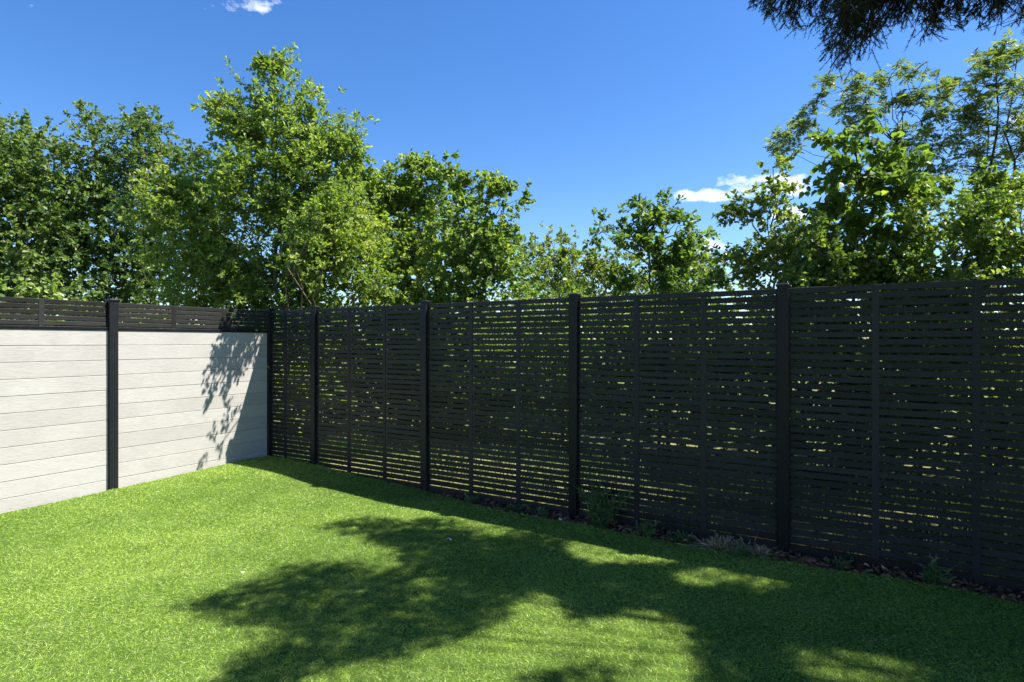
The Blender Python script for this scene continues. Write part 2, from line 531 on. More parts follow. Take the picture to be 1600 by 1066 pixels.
TOP = 2.06
slat_cache = {}
rr = random.Random(3)
for i in range(len(POST_T) - 1):
    x0, x1 = POST_T[i] + 0.033, POST_T[i + 1] - 0.033
    L = x1 - x0
    key = round(L, 3)
    if key not in slat_cache:
        slat_cache[key] = slat_mesh(L)
    # the panel: two side channels and a bottom rail; slats and battens hang on it
    b = Build()
    z0_, z1_ = 0.084, TOP - 0.004
    U = [(0.012, z1_), (0.012, z0_), (L - 0.012, z0_), (L - 0.012, z1_), (L - 0.028, z1_), (L - 0.028, z0_ + 0.016), (0.028, z0_ + 0.016), (0.028, z1_)]
    b.add([(x, 0.0085, z) for x, z in U] + [(x, 0.0125, z) for x, z in U],
          [np.stack([(np.arange(8) + 1) % 8, np.arange(8), np.arange(8) + 8, (np.arange(8) + 1) % 8 + 8], -1), np.array([[0, 1, 6, 7], [1, 2, 5, 6], [2, 3, 4, 5]]), np.array([[15, 14, 9, 8], [14, 13, 10, 9], [13, 12, 11, 10]])])
    pn = obj('panel', b.mesh('panel', M['slat']), black_fence, (x0, 0, 0))
    n = 35
    for j in range(n):
        z = TOP - SL_H - j * SL_P
        o = obj('slat', slat_cache[key], pn, (rr.uniform(-.001, .001), rr.uniform(-.0012, .0012), z + rr.uniform(-.0012, .0012)))
        o.rotation_euler = (rr.uniform(-.02, .02), rr.uniform(-.0006, .0006), 0)
    fr = (1 / 3, 2 / 3) if L > 1.2 else (0.36,)
    for f in fr:
        b = Build()
        b.prism_z([(-0.022, -0.0098), (0.022, -0.0098), (0.022, 0.0165), (-0.022, 0.0165)], 0.06, TOP - 0.003)
        obj('batten', b.mesh('batten', M['slat']), pn, (L * f, 0, 0))
    b = Build()
    b.box(0.006, L - 0.006, -0.010, 0.012, -0.05, 0.076, 0.003)
    obj('gravel_board', b.mesh('gravel_board', M['gravel_board']), pn)

pale_rz = math.atan2(ND[1], ND[0])
pale_fence = empty('board_fence', (CORNER[0], CORNER[1], 0), pale_rz)          # local x along the fence towards the camera, local +y is the garden
tag(pale_fence, 'pale grey wood grain board fence with black posts and trellis top, left', 'fence')
PP = [1.90, 3.72, 5.55]
PM2 = post_mesh(2.075, -0.043, 0.043, 0.088)
for t in PP:
    p = obj('post', PM2, pale_fence, (t, 0, 0))
    obj('post_cap', CAP, p, (0, 0, 2.075))
bounds = [(0.046, PP[0] - 0.034), (PP[0] + 0.034, PP[1] - 0.034), (PP[1] + 0.034, PP[2] - 0.034)]
BH = 0.157
for x0, x1 in bounds:
    L = x1 - x0
    b = Build()
    y0, y1, c = -0.011, 0.011, 0.0025
    b.prism_x([(y0 + c, 0.001), (y1 - c - 0.002, 0.001), (y1, 0.001 + c), (y1, BH - 0.003 - c), (y1 - c - 0.002, BH - 0.003), (0.004, BH - 0.003), (0.004, BH + 0.01),
               (-0.004, BH + 0.01), (-0.004, BH - 0.001), (y0 + c, BH - 0.001), (y0, BH - 0.001 - c), (y0, 0.001 + c)], 0, L)
    bm = b.mesh('board', M['board'])
    for j in range(11):
        o = obj('board', bm, pale_fence, (x0, rr.uniform(-.0008, .0008), 1.767 - BH * (j + 1)))
    # black cap rail on the boards, then the slatted trellis
    b = Build()
    b.box(0, L, -0.02, 0.02, 1.768, 1.798, 0.003)
    obj('cap_rail', b.mesh('cap_rail', M['post']), pale_fence, (x0, 0, 0))
    b = Build()
    z0_, z1_ = 1.80, TOP - 0.004
    U = [(0.012, z1_), (0.012, z0_), (L - 0.012, z0_), (L - 0.012, z1_), (L - 0.028, z1_), (L - 0.028, z0_ + 0.016), (0.028, z0_ + 0.016), (0.028, z1_)]
    b.add([(x, -0.0125, z) for x, z in U] + [(x, -0.0085, z) for x, z in U],
          [np.stack([(np.arange(8) + 1) % 8, np.arange(8), np.arange(8) + 8, (np.arange(8) + 1) % 8 + 8], -1), np.array([[0, 1, 6, 7], [1, 2, 5, 6], [2, 3, 4, 5]]), np.array([[15, 14, 9, 8], [14, 13, 10, 9], [13, 12, 11, 10]])])
    tr = obj('trellis', b.mesh('trellis', M['slat']), pale_fence, (x0, 0, 0))
    sm = slat_mesh(L)
    for j in range(5):
        o = obj('slat', sm, tr, (0, rr.uniform(-.001, .001), TOP - SL_H - j * 0.0525 + rr.uniform(-.001, .001)))
        o.rotation_euler = (rr.uniform(-.02, .02), 0, 0)
    for f in (1 / 3, 2 / 3):
        b = Build()
        b.prism_z([(-0.022, -0.0165), (0.022, -0.0165), (0.022, 0.0098), (-0.022, 0.0098)], 1.80, TOP - 0.003)
        obj('batten', b.mesh('batten', M['slat']), tr, (L * f, 0, 0))


# ------------------------------------------------------------------ plant builders
def leaf_geo(o, ax, nm, ln, wd, fold=0.22, shape=((0.30, 0.46), (0.70, 0.5))):
    """folded leaf, 6 vertices, 2 quads: base, tip and two points per side"""
    ax = nrm(ax)
    sd = nrm(np.cross(nm, ax))
    up = np.cross(ax, sd)
    ln = ln[:, None]; wd = wd[:, None]
    (s1, w1), (s2, w2) = shape
    V = np.stack([o, o + ax * ln * s1 - sd * wd * w1 + up * wd * fold * w1 * 2, o + ax * ln * s2 - sd * wd * w2 + up * wd * fold * w2 * 2,
                  o + ax * ln - up * ln * 0.08,
                  o + ax * ln * s2 + sd * wd * w2 + up * wd * fold * w2 * 2, o + ax * ln * s1 + sd * wd * w1 + up * wd * fold * w1 * 2], 1)
    n = len(o)
    b = np.arange(n)[:, None] * 6
    q = np.concatenate([b + np.array([[0, 3, 2, 1]]), b + np.array([[0, 5, 4, 3]])])
    return V.reshape(-1, 3), q


def twig_tubes(B, p0, p1, r):
    n = len(p0)
    d = nrm(p1 - p0)
    a = nrm(np.cross(d, np.array([0.3, 0.2, 0.9])))
    b2 = np.cross(d, a)
    V = np.empty((n, 6, 3))
    for k_, th in enumerate((0, 2.094, 4.189)):
        e = math.cos(th) * a + math.sin(th) * b2
        V[:, k_] = p0 + e * r
        V[:, 3 + k_] = p1 + e * r * 0.5
    base = np.arange(n)[:, None] * 6
    q = np.concatenate([base + np.array([[i, (i + 1) % 3, 3 + (i + 1) % 3, 3 + i]]) for i in range(3)])
    B.add(V.reshape(-1, 3), [q], np.full(n * 6, 0.5))


def bent(p0, p1, n=6, amp=0.06, sag=0.0, rg=RNG):
    s = np.linspace(0, 1, n)[:, None]
    L = np.linalg.norm(p1 - p0)
    P = p0 + (p1 - p0) * s
    off = rg.normal(0, amp * L, (n, 3)) * np.sin(s * np.pi)
    P = P + off
    P[:, 2] += sag * L * (s[:, 0] * (1 - s[:, 0])) * 4
    return P


def sprays(rg, tips, dirs, lens, nleaf, ll, lw, spread=0.9, droop=0.15, face=0.55, shape=((0.30, 0.46), (0.70, 0.5)), pinnate=False):
    """leaves set alternately along each twig"""
    n = len(tips)
    up = np.array([0, 0, 1.0])
    d = nrm(dirs)
    side = nrm(np.cross(d, up) + rg.normal(0, 0.15, (n, 3)))
    if pinnate:
        s = np.repeat(np.linspace(0.25, 0.98, (nleaf + 1) // 2), 2)[:nleaf]
    else:
        s = np.linspace(0.18, 1.0, nleaf)
    sg = np.where(np.arange(nleaf) % 2, 1.0, -1.0)
    S = s[None, :, None]
    base = tips[:, None, :] + d[:, None, :] * lens[:, None, None] * S
    base[..., 2] -= droop * lens[:, None] * s[None, :] ** 2
    if not pinnate:
        roll = rg.uniform(0, 2 * np.pi, (n, nleaf))
        b3 = np.cross(d, side)
        sv = np.cos(roll)[..., None] * side[:, None, :] + np.sin(roll)[..., None] * b3[:, None, :] * 0.8
    else:
        sv = side[:, None, :] * sg[None, :, None]
    ax = d[:, None, :] * 0.55 + sv * spread + rg.normal(0, 0.22 if not pinnate else 0.10, (n, nleaf, 3))
    ax[..., 2] -= droop
    if pinnate:
        nm = np.cross(side, d)[:, None, :]
        nm = nm * np.sign(nm[..., 2:3] + 1e-6) + rg.normal(0, 0.18, (n, nleaf, 3))
    else:
        nm = up * face + rg.normal(0, 0.5, (n, nleaf, 3))
    L = ll * rg.uniform(0.65, 1.2, (n, nleaf))
    W = lw * rg.uniform(0.75, 1.15, (n, nleaf)) * (L / ll)
    V, q = leaf_geo(base.reshape(-1, 3), ax.reshape(-1, 3), nm.reshape(-1, 3), L.ravel(), W.ravel(), shape=shape)
    return V, q


OAK_SHAPE = ((0.42, 0.36), (0.78, 0.52))
ROUND_SHAPE = ((0.25, 0.5), (0.7, 0.5))
LANCE_SHAPE = ((0.35, 0.5), (0.65, 0.42))


def make_tree(name, label, base, Y, lobes, leafmat, barkmat, seed, ll=0.09, lw=0.055, nleaf=11, dens=46, tw_len=0.28, clump=0.17, trunk_r=0.06,
              stems=1, shape=OAK_SHAPE, pinnate=False, face=0.55, category='tree', group=None, world_lobes=(), tint=0.0, droop=0.15, depth=0.85, visible_limbs=10, trunk_top=None, limb_r=0.8, wl_dens=1.0):
    """lobes: (px, py, rx, ry[, extra depth]) in the photograph's pixels at distance Y; the crown is twigs in clumps inside these volumes"""
    rg = np.random.default_rng(seed)
    root = empty(name, (base[0], base[1], 0))
    tag(root, label, category, group)
    W, LV, LP, LR = Build(), [], [], []
    nv = 0
    L3 = []
    for lb in lobes:
        y = Y + (lb[4] if len(lb) > 4 else 0)
        c = at(lb[0], lb[1], y)
        rx, rz = lb[2] / F * y, lb[3] / F * y
        L3.append((c, rx, max(0.25, depth * math.sqrt(rx * rz) * 1.15), rz))
    nl0 = len(L3)
    for c, r in world_lobes:
        L3.append((np.array(c, float), r, r, r))
    b0 = np.array([base[0], base[1], -0.05])
    order = sorted(L3, key=lambda q: q[0][2])
    topc = trunk_top if trunk_top is not None else max(L3, key=lambda q: q[0][2] + q[3])[0]
    trunks = []
    for s in range(stems):
        tgt = np.array(topc) if s == 0 else L3[int(rg.integers(len(L3)))][0]
        bb = b0 + np.array([rg.normal(0, 0.12), rg.normal(0, 0.12), 0]) * (s > 0)
        P = bent(bb, tgt, 16, 0.014, 0, rg)
        rad = np.linspace(trunk_r * (1 if s == 0 else 0.65), 0.006, 16)
        W.tube(P, rad, 7, rg.random())
        trunks.append(P)
    allt = np.concatenate(trunks)
    LIMB = Build()
    for li_, (c, rx, ry, rz) in enumerate(L3):
        sf = 0.5 if li_ >= nl0 else float(np.clip(min(rx, rz) / 0.34, 0.58, 1.0))
        hd = np.linalg.norm(allt[:, :2] - c[:2], axis=1)
        dd = np.linalg.norm(allt - c, axis=1) + 1.3 * np.maximum(0, allt[:, 2] - c[2] + 0.8 * hd)
        a = allt[int(np.argmin(dd))]
        LIMB.tube(bent(a, c, 6, 0.05, 0.05, rg), np.linspace(0.022, 0.006, 6) * (0.6 + trunk_r * 6) * limb_r, 5, rg.random())
        surf = (rx * rz + rx * ry + ry * rz) * 4.0
        nc = max(3, int(surf * 3.2 + 1))
        u_ = nrm(rg.normal(0, 1, (nc, 3)))
        r_ = rg.uniform(0.25, 1.0, nc) ** 0.55
        cc = c + u_ * r_[:, None] * np.array([rx, ry, rz])
        for q in cc[:visible_limbs]:
            LIMB.tube(bent(c, q, 4, 0.06, 0.04, rg), np.linspace(0.008, 0.003, 4), 4, rg.random())
        ntw = max(6, int(surf * dens / (0.45 + 0.55 * sf)))
        if li_ >= nl0:
            ntw = max(5, int(ntw * wl_dens))
        if pinnate:
            nc = max(1, ntw // 8)
            u_ = nrm(rg.normal(0, 1, (nc, 3)))
            cc = c + u_ * (rg.uniform(0.2, 1.0, nc) ** 0.55)[:, None] * np.array([rx, ry, rz])
            for q in cc[:14]:
                LIMB.tube(bent(c, q, 4, 0.05, 0.06, rg), np.linspace(0.006, 0.003, 4), 4, rg.random())
        ci = rg.integers(nc, size=ntw)
        p0 = cc[ci] + rg.normal(0, clump * sf * sf, (ntw, 3)) * np.array([1, 1, 0.75])
        out = nrm((p0 - c) / np.array([rx, ry, rz]))
        p0 = p0 + out * (rg.random(ntw) ** 4 * 0.30 * sf)[:, None]
        dr = nrm(out * 0.55 + rg.normal(0, 0.55, (ntw, 3)) + np.array([0, 0, 0.28]))
        if pinnate:
            p0 = cc[ci] + rg.normal(0, 0.03, (ntw, 3))
            dr = nrm(rg.normal(0, 1, (ntw, 3)) * np.array([1, 1, 0.7]) + np.array([0, 0, 0.35]))
        ln = tw_len * sf * rg.uniform(0.6, 1.3, ntw)
        keep = (p0[:, 2] > 0.15)
        p0, dr, ln, ci = p0[keep], dr[keep], ln[keep], ci[keep]
        if not len(p0):
            continue
        lk = 0.72 if (li_ >= nl0 and nl0 > 0) else 1.0
        V, q = sprays(rg, p0, dr, ln, nleaf, ll * lk, lw * lk * 0.9, shape=shape, pinnate=pinnate, face=face, droop=droop)
        LV.append(V); LP.append(q + nv); nv += len(V)
        ct = rg.normal(0, 0.12, nc)[ci]
        tr = np.clip(0.42 + tint + ct[:, None] + rg.normal(0, 0.17, (len(p0), nleaf)), 0, 1)
        LR.append(np.repeat(tr.ravel(), 6))
        twig_tubes(LIMB, p0, p0 + dr * ln[:, None] * 0.95, 0.0028)
    org = np.array([base[0], base[1], 0])
    for B in (W, LIMB):
        B.V = [v - org for v in B.V]
    tk = obj('trunk', W.mesh('trunk', barkmat, True), root)
    br = obj('branches', LIMB.mesh('branches', barkmat), root)
    cr = obj('crown', mesh_np('crown', np.concatenate(LV) - org, LP, leafmat, np.concatenate(LR)), root)
    cr['kind'] = 'stuff'
    br['kind'] = 'stuff'
    return root


def gbase(px, Y):
    return ((px - HX) / F * Y, Y)


HG = 'trees in the hedgerow behind the fences'
# tall oak close behind the corner
make_tree('oak_tree', 'tall pointed bright green oak behind the fence corner, its top the highest of all', gbase(456, 9.0), 9.2,
          [(425, 97, 11, 16), (420, 135, 20, 26), (412, 180, 38, 34), (352, 176, 22, 12), (378, 205, 24, 18), (468, 185, 28, 36), (430, 240, 66, 46), (500, 215, 34, 40), (548, 214, 7, 14),
           (420, 310, 92, 56), (510, 285, 52, 62), (535, 250, 20, 30), (310, 315, 55, 30), (260, 312, 26, 18), (400, 385, 112, 56), (300, 375, 66, 50),
           (510, 370, 66, 60), (440, 445, 100, 40), (330, 445, 60, 40), (540, 440, 60, 44), (455, 560, 120, 80)],
          M['oak'], M['bark'], 11, 0.084, 0.050, dens=70, trunk_r=0.055, group=HG, tint=0.10,
          world_lobes=[((-2.43, 7.62, 3.60), 0.20), ((-2.53, 7.48, 3.45), 0.20), ((-2.59, 7.36, 3.20), 0.18), ((-2.68, 7.22, 3.0), 0.13), ((-2.69, 7.19, 2.68), 0.06), ((-2.33, 7.12, 2.50), 0.04)], wl_dens=1.0)
make_tree('maple_tree', 'dark green broad tree at the left edge above the pale fence', gbase(30, 12.2), 12.2,
          [(15, 240, 50, 40), (38, 205, 16, 14), (80, 270, 60, 40), (-30, 270, 70, 70), (20, 320, 105, 62), (110, 315, 50, 44), (60, 390, 120, 60), (-50, 400, 110, 90), (70, 460, 130, 60),
           (0, 570, 160, 90)],
          M['dark'], M['bark'], 12, 0.088, 0.066, dens=33, tw_len=0.32, clump=0.22, trunk_r=0.12, group=HG, shape=ROUND_SHAPE)
make_tree('maple_tree', 'dark green tree with a ragged flat top left of the tall pointed oak', gbase(210, 12.6), 12.8,
          [(142, 183, 18, 7), (165, 196, 22, 10), (225, 190, 14, 12), (212, 208, 42, 20), (190, 235, 48, 24), (245, 245, 42, 28), (305, 236, 13, 16), (300, 262, 26, 12), (150, 300, 30, 24), (215, 290, 60, 42),
           (180, 355, 80, 50), (270, 345, 66, 56), (160, 430, 90, 60), (270, 430, 80, 60), (220, 560, 150, 90)],
          M['dark'], M['bark'], 13, 0.088, 0.062, dens=35, tw_len=0.3, clump=0.2, trunk_r=0.11, group=HG, shape=OAK_SHAPE, tint=-0.08)
make_tree('field_maple', 'bright green leafy tree directly right of the tall pointed oak', gbase(625, 10.6), 10.8,
          [(642, 268, 22, 16), (620, 296, 48, 24), (590, 300, 26, 26), (572, 282, 22, 24), (560, 330, 30, 36), (665, 300, 36, 26), (690, 285, 14, 16), (605, 350, 60, 48), (680, 350, 52, 46), (600, 420, 66, 54), (690, 420, 62, 50), (640, 540, 120, 80)],
          M['oak'], M['bark'], 14, 0.080, 0.056, dens=60, trunk_r=0.06, group=HG, shape=ROUND_SHAPE, tint=0.10)
make_tree('hazel_tree', 'mid green tree with a thin arching top, at the left rim of the open sky', gbase(745, 9.6), 9.7,
          [(712, 276, 16, 10), (738, 296, 20, 16), (765, 296, 14, 26), (783, 312, 16, 12), (805, 314, 8, 7), (745, 335, 34, 30), (772, 352, 26, 32), (735, 395, 52, 40), (775, 420, 36, 36), (720, 450, 60, 36), (750, 550, 100, 80)],
          M['hazel'], M['bark'], 15, 0.074, 0.060, dens=54, trunk_r=0.045, group=HG, shape=ROUND_SHAPE, tint=0.12)
make_tree('bright_bush', 'low yellow green bush beneath the gap of open sky, left half', gbase(855, 13), 13.2,
          [(822, 395, 16, 20), (866, 392, 30, 18), (900, 388, 18, 14), (850, 425, 50, 28), (905, 425, 46, 24), (860, 470, 80, 36), (860, 560, 100, 70)],
          M['lime'], M['bark'], 16, 0.085, 0.055, dens=34, trunk_r=0.04, group=HG, category='bush', tint=0.05)
make_tree('bright_bush', 'low yellow green bush beneath the gap of open sky, right half beside the dark sapling', gbase(955, 11.5), 11.6,
          [(948, 400, 24, 20), (980, 420, 40, 26), (940, 440, 40, 24), (1110, 415, 44, 30), (1060, 440, 50, 28), (980, 480, 80, 40), (1060, 540, 120, 70)],
          M['lime'], M['bark'], 17, 0.085, 0.055, dens=36, trunk_r=0.04, group=HG, category='bush', tint=-0.05)
make_tree('oak_sapling', 'small dark oak sapling standing alone in the gap of open sky', gbase(1045, 8.7), 8.7,
          [(1003, 318, 10, 10), (1022, 328, 14, 9), (1048, 332, 16, 12), (962, 355, 20, 9), (940, 362, 12, 5), (1020, 356, 14, 16), (1045, 365, 30, 22), (1078, 350, 20, 18), (1090, 372, 18, 14), (985, 375, 18, 9), (1030, 398, 46, 20),
           (1075, 405, 34, 22), (1000, 432, 44, 20), (1050, 440, 54, 26), (1040, 540, 80, 70)],
          M['hazel'], M['bark'], 18, 0.092, 0.054, dens=34, clump=0.11, trunk_r=0.035, group=HG, tint=-0.08)
make_tree('hawthorn', 'small leaved hawthorn with a pale bent stem, left of the big leaved hazel', gbase(1215, 7.7), 7.8,
          [(1208, 262, 6, 20), (1195, 292, 24, 14), (1165, 318, 24, 8), (1140, 330, 14, 6), (1240, 310, 18, 14), (1200, 330, 34, 18), (1205, 368, 60, 30), (1150, 390, 30, 18), (1260, 360, 36, 30), (1230, 412, 70, 30), (1150, 425, 46, 22),
           (1210, 520, 90, 70)],
          M['thorn'], M['bark_pale'], 19, 0.056, 0.040, nleaf=12, dens=56, tw_len=0.22, clump=0.12, trunk_r=0.03, group=HG, stems=3, shape=ROUND_SHAPE, tint=0.12)
make_tree('hazel_tree', 'hazel with large round dark leaves rising above the hedge in front of the feathery ash', gbase(1345, 7.2), 7.25,
          [(1338, 208, 22, 9), (1330, 232, 46, 18), (1388, 240, 30, 14), (1298, 262, 26, 16), (1345, 262, 50, 20), (1410, 270, 26, 16), (1330, 300, 50, 26), (1390, 310, 44, 30), (1350, 350, 56, 34), (1345, 410, 70, 40), (1345, 520, 90, 70)],
          M['hazel'], M['bark'], 20, 0.10, 0.085, nleaf=8, dens=26, tw_len=0.3, clump=0.13, trunk_r=0.035, group=HG, shape=ROUND_SHAPE, droop=0.3, tint=-0.02)
make_tree('ash_tree', 'tall airy ash with feathery leaves and dark open branches at the upper right', gbase(1525, 8.3), 8.4,
          [(1290, 128, 14, 12), (1320, 142, 40, 16), (1275, 160, 14, 10), (1330, 170, 30, 14), (1345, 190, 20, 20), (1245, 205, 32, 10), (1215, 212, 14, 7), (1232, 236, 22, 7), (1262, 190, 12, 10), (1390, 122, 18, 18), (1400, 160, 20, 20), (1430, 112, 14, 12), (1436, 140, 26, 22),
           (1480, 130, 26, 16), (1500, 170, 44, 24), (1440, 190, 40, 24), (1555, 100, 44, 20), (1590, 80, 36, 20), (1540, 135, 36, 20), (1600, 150, 44, 30), (1545, 195, 50, 28), (1470, 228, 44, 26), (1600, 220, 50, 34),
           (1530, 262, 50, 30), (1440, 275, 44, 26), (1590, 300, 50, 36), (1650, 200, 40, 60), (1400, 225, 26, 18)],
          M['ash'], M['bark_dark'], 21, 0.072, 0.024, nleaf=11, dens=58, tw_len=0.25, clump=0.14, trunk_r=0.05, stems=4, limb_r=0.45, group=HG, shape=LANCE_SHAPE, pinnate=True, droop=0.2, tint=0.08, trunk_top=at(1560, 90, 8.4))
make_tree('hawthorn_hedge', 'dense small leaved hedge bush above the fence, below the big leaved hazel', gbase(1330, 7.0), 7.1,
          [(1285, 350, 36, 22, 0.6), (1250, 395, 40, 30, 0.8), (1320, 430, 60, 26, 0.8), (1280, 390, 56, 36), (1360, 400, 60, 36), (1420, 360, 50, 34), (1430, 410, 60, 34), (1280, 440, 60, 30), (1380, 520, 120, 80)],
          M['thorn'], M['bark'], 22, 0.060, 0.042, nleaf=12, dens=64, tw_len=0.22, clump=0.13, trunk_r=0.04, group=HG, category='bush', shape=ROUND_SHAPE, stems=3)
make_tree('hawthorn_hedge', 'dense small leaved hedge bush above the fence at the right edge', gbase(1560, 6.5), 6.5,
          [(1455, 318, 34, 20, 0.8), (1500, 300, 36, 22, 1.2), (1560, 315, 40, 26, 1.0), (1600, 290, 34, 28, 1.2), (1480, 350, 50, 36), (1545, 345, 50, 36), (1600, 350, 50, 40), (1490, 405, 70, 40), (1580, 405, 70, 40), (1650, 385, 40, 50), (1560, 500, 140, 80)],
          M['thorn'], M['bark'], 23, 0.060, 0.042, nleaf=12, dens=60, tw_len=0.22, clump=0.13, trunk_r=0.04, group=HG, category='bush', shape=ROUND_SHAPE, stems=3, tint=0.03)

# low hedge bushes that close the view between the trunks; only glimpsed through the slats
hb = [(-3.4, 5.6), (-3.3, 3.6), (-3.2, 1.6), (-3.0, -0.5), (-2.2, -2.6), (-0.6, -3.4), (1.0, -3.5), (2.6, -3.6), (4.2, -3.6), (5.8, -3.6), (7.4, -3.6), (9.0, -3.8), (10.6, -4.2),
      (-4.6, -4.2), (-1.8, -5.6), (1.2, -5.8), (4.2, -5.8), (7.2, -5.8), (10.2, -5.8)]
names = ['behind the leftmost boards', 'below the dark left edge tree', 'left of the ragged dark tree', 'below the ragged dark tree', 'left of the tall oak trunk', 'right of the tall oak trunk',
         'below the bright tree right of the oak', 'below the arching hazel', 'below the open sky', 'behind the bushy weed', 'behind the straw heap', 'behind the brick fragments', 'at the right edge',
         'in the back row at the far left', 'in the back row behind the oak', 'in the back row behind the arching hazel', 'in the back row behind the lone sapling', 'in the back row behind the hawthorn', 'in the back row behind the ash']
for i, (t_, w_) in enumerate(hb):
    x_, y_ = tw(t_, w_)
    back = i >= 13
    hgt = 3.5 if back else 2.35
    ww_ = 1.5 if back else 0.95
    root_lobes = [((x_ + UD[0] * k_ * ww_ * 0.45, y_ + UD[1] * k_ * ww_ * 0.45, z_), r_) for k_, z_, r_ in
                  ((-1, 0.55, 0.62), (1, 0.55, 0.62), (-1, hgt * 0.5, 0.62), (1, hgt * 0.5, 0.62), (0, hgt * 0.78, 0.6))]
    make_tree('hedge_bush', 'dark hedge bush glimpsed through fence gaps, ' + names[i], (x_, y_), 1.0, [],
              M['thorn'], M['bark'], 40 + i, 0.085, 0.06, nleaf=9, dens=22 if not back else 17, tw_len=0.5, clump=0.6 if not back else 1.0, trunk_r=0.03, category='bush', group='low hedge behind the fence',
              shape=ROUND_SHAPE, world_lobes=root_lobes, visible_limbs=4)


# ------------------------------------------------------------------ the spruce whose boughs hang in at the upper right
def in_poly(px, py, poly):
    inside = np.zeros(np.shape(px), bool)
    j = len(poly) - 1
    for i in range(len(poly)):
        xi, yi = poly[i]; xj, yj = poly[j]
        c = ((yi > py) != (yj > py)) & (px < (xj - xi) * (py - yi) / (yj - yi + 1e-12) + xi)
        inside ^= c
        j = i
    return inside


def g2w(px, py, z=0.04):
    """photo position of a point of the lawn -> its place on the lawn"""
    Y = (EYE - z) * F / (py - HY)
    return (px - HX) / F * Y, Y


def gpoly(pts):
    return [g2w(*p) for p in pts]


# where the crown is open: the outline of its shade on the lawn and the sun flecks in it (places on the ground)
SHADE = gpoly([(760, 792), (690, 800), (640, 812), (560, 806), (482, 826), (545, 838), (605, 858), (560, 874), (432, 880), (400, 902), (250, 945), (290, 962), (400, 948), (345, 972), (455, 985), (362, 1022),
               (290, 1080)])
SHADE += [(-1.5, 1.2), (-0.8, -6.0), (20, -6.0), (20, 8.0), (4.8, 8.7)]
GAPS = [gpoly(p) for p in (
    [(430, 1075), (520, 1040), (600, 1028), (703, 1006), (787, 975), (803, 932), (850, 925), (884, 968), (928, 968), (975, 947), (1031, 953), (1064, 990), (1064, 1090), (990, 1100), (935, 1030), (860, 1030), (800, 1058), (760, 1120), (430, 1160)],
    [(890, 842), (950, 832), (1010, 838), (1066, 868), (1040, 874), (930, 872), (880, 852)],
    [(1050, 890), (1110, 884), (1150, 898), (1110, 912), (1060, 906)],
    [(1160, 900), (1215, 896), (1230, 912), (1170, 920)],
    [(715, 806), (765, 806), (760, 822), (722, 822)],
    [(755, 820), (790, 822), (780, 834), (752, 832)],
    [(560, 875), (600, 860), (610, 884), (570, 890)],
    [(1230, 1020), (1330, 1010), (1440, 1030), (1420, 1060), (1280, 1062)],
    [(1250, 890), (1330, 900), (1310, 912), (1250, 905)],
    [(1370, 915), (1450, 925), (1430, 938), (1370, 930)],
    [(610, 788), (700, 796), (790, 804), (700, 806), (640, 800)],
    [(930, 905), (970, 903), (965, 915), (935, 915)],
    [(1010, 918), (1045, 916), (1040, 926), (1012, 926)],
    [(640, 905), (675, 902), (670, 914), (645, 915)],
)]
def widen(poly, k):
    c = np.mean(poly, axis=0)
    return [tuple(c + (np.array(p) - c) * k) for p in poly]


GAPS = [widen(g_, 1.04 if i_ == 0 else 1.06) for i_, g_ in enumerate(GAPS)]
VIS_OK = [(1150, -40), (1164, 10), (1225, 48), (1268, 74), (1296, 108), (1340, 136), (1364, 104), (1395, 66), (1402, 40), (1415, 60), (1440, 84), (1462, 62), (1480, 30), (1500, 66), (1520, 70), (1560, 44), (1620, 62), (1700, 90), (1700, -40)]


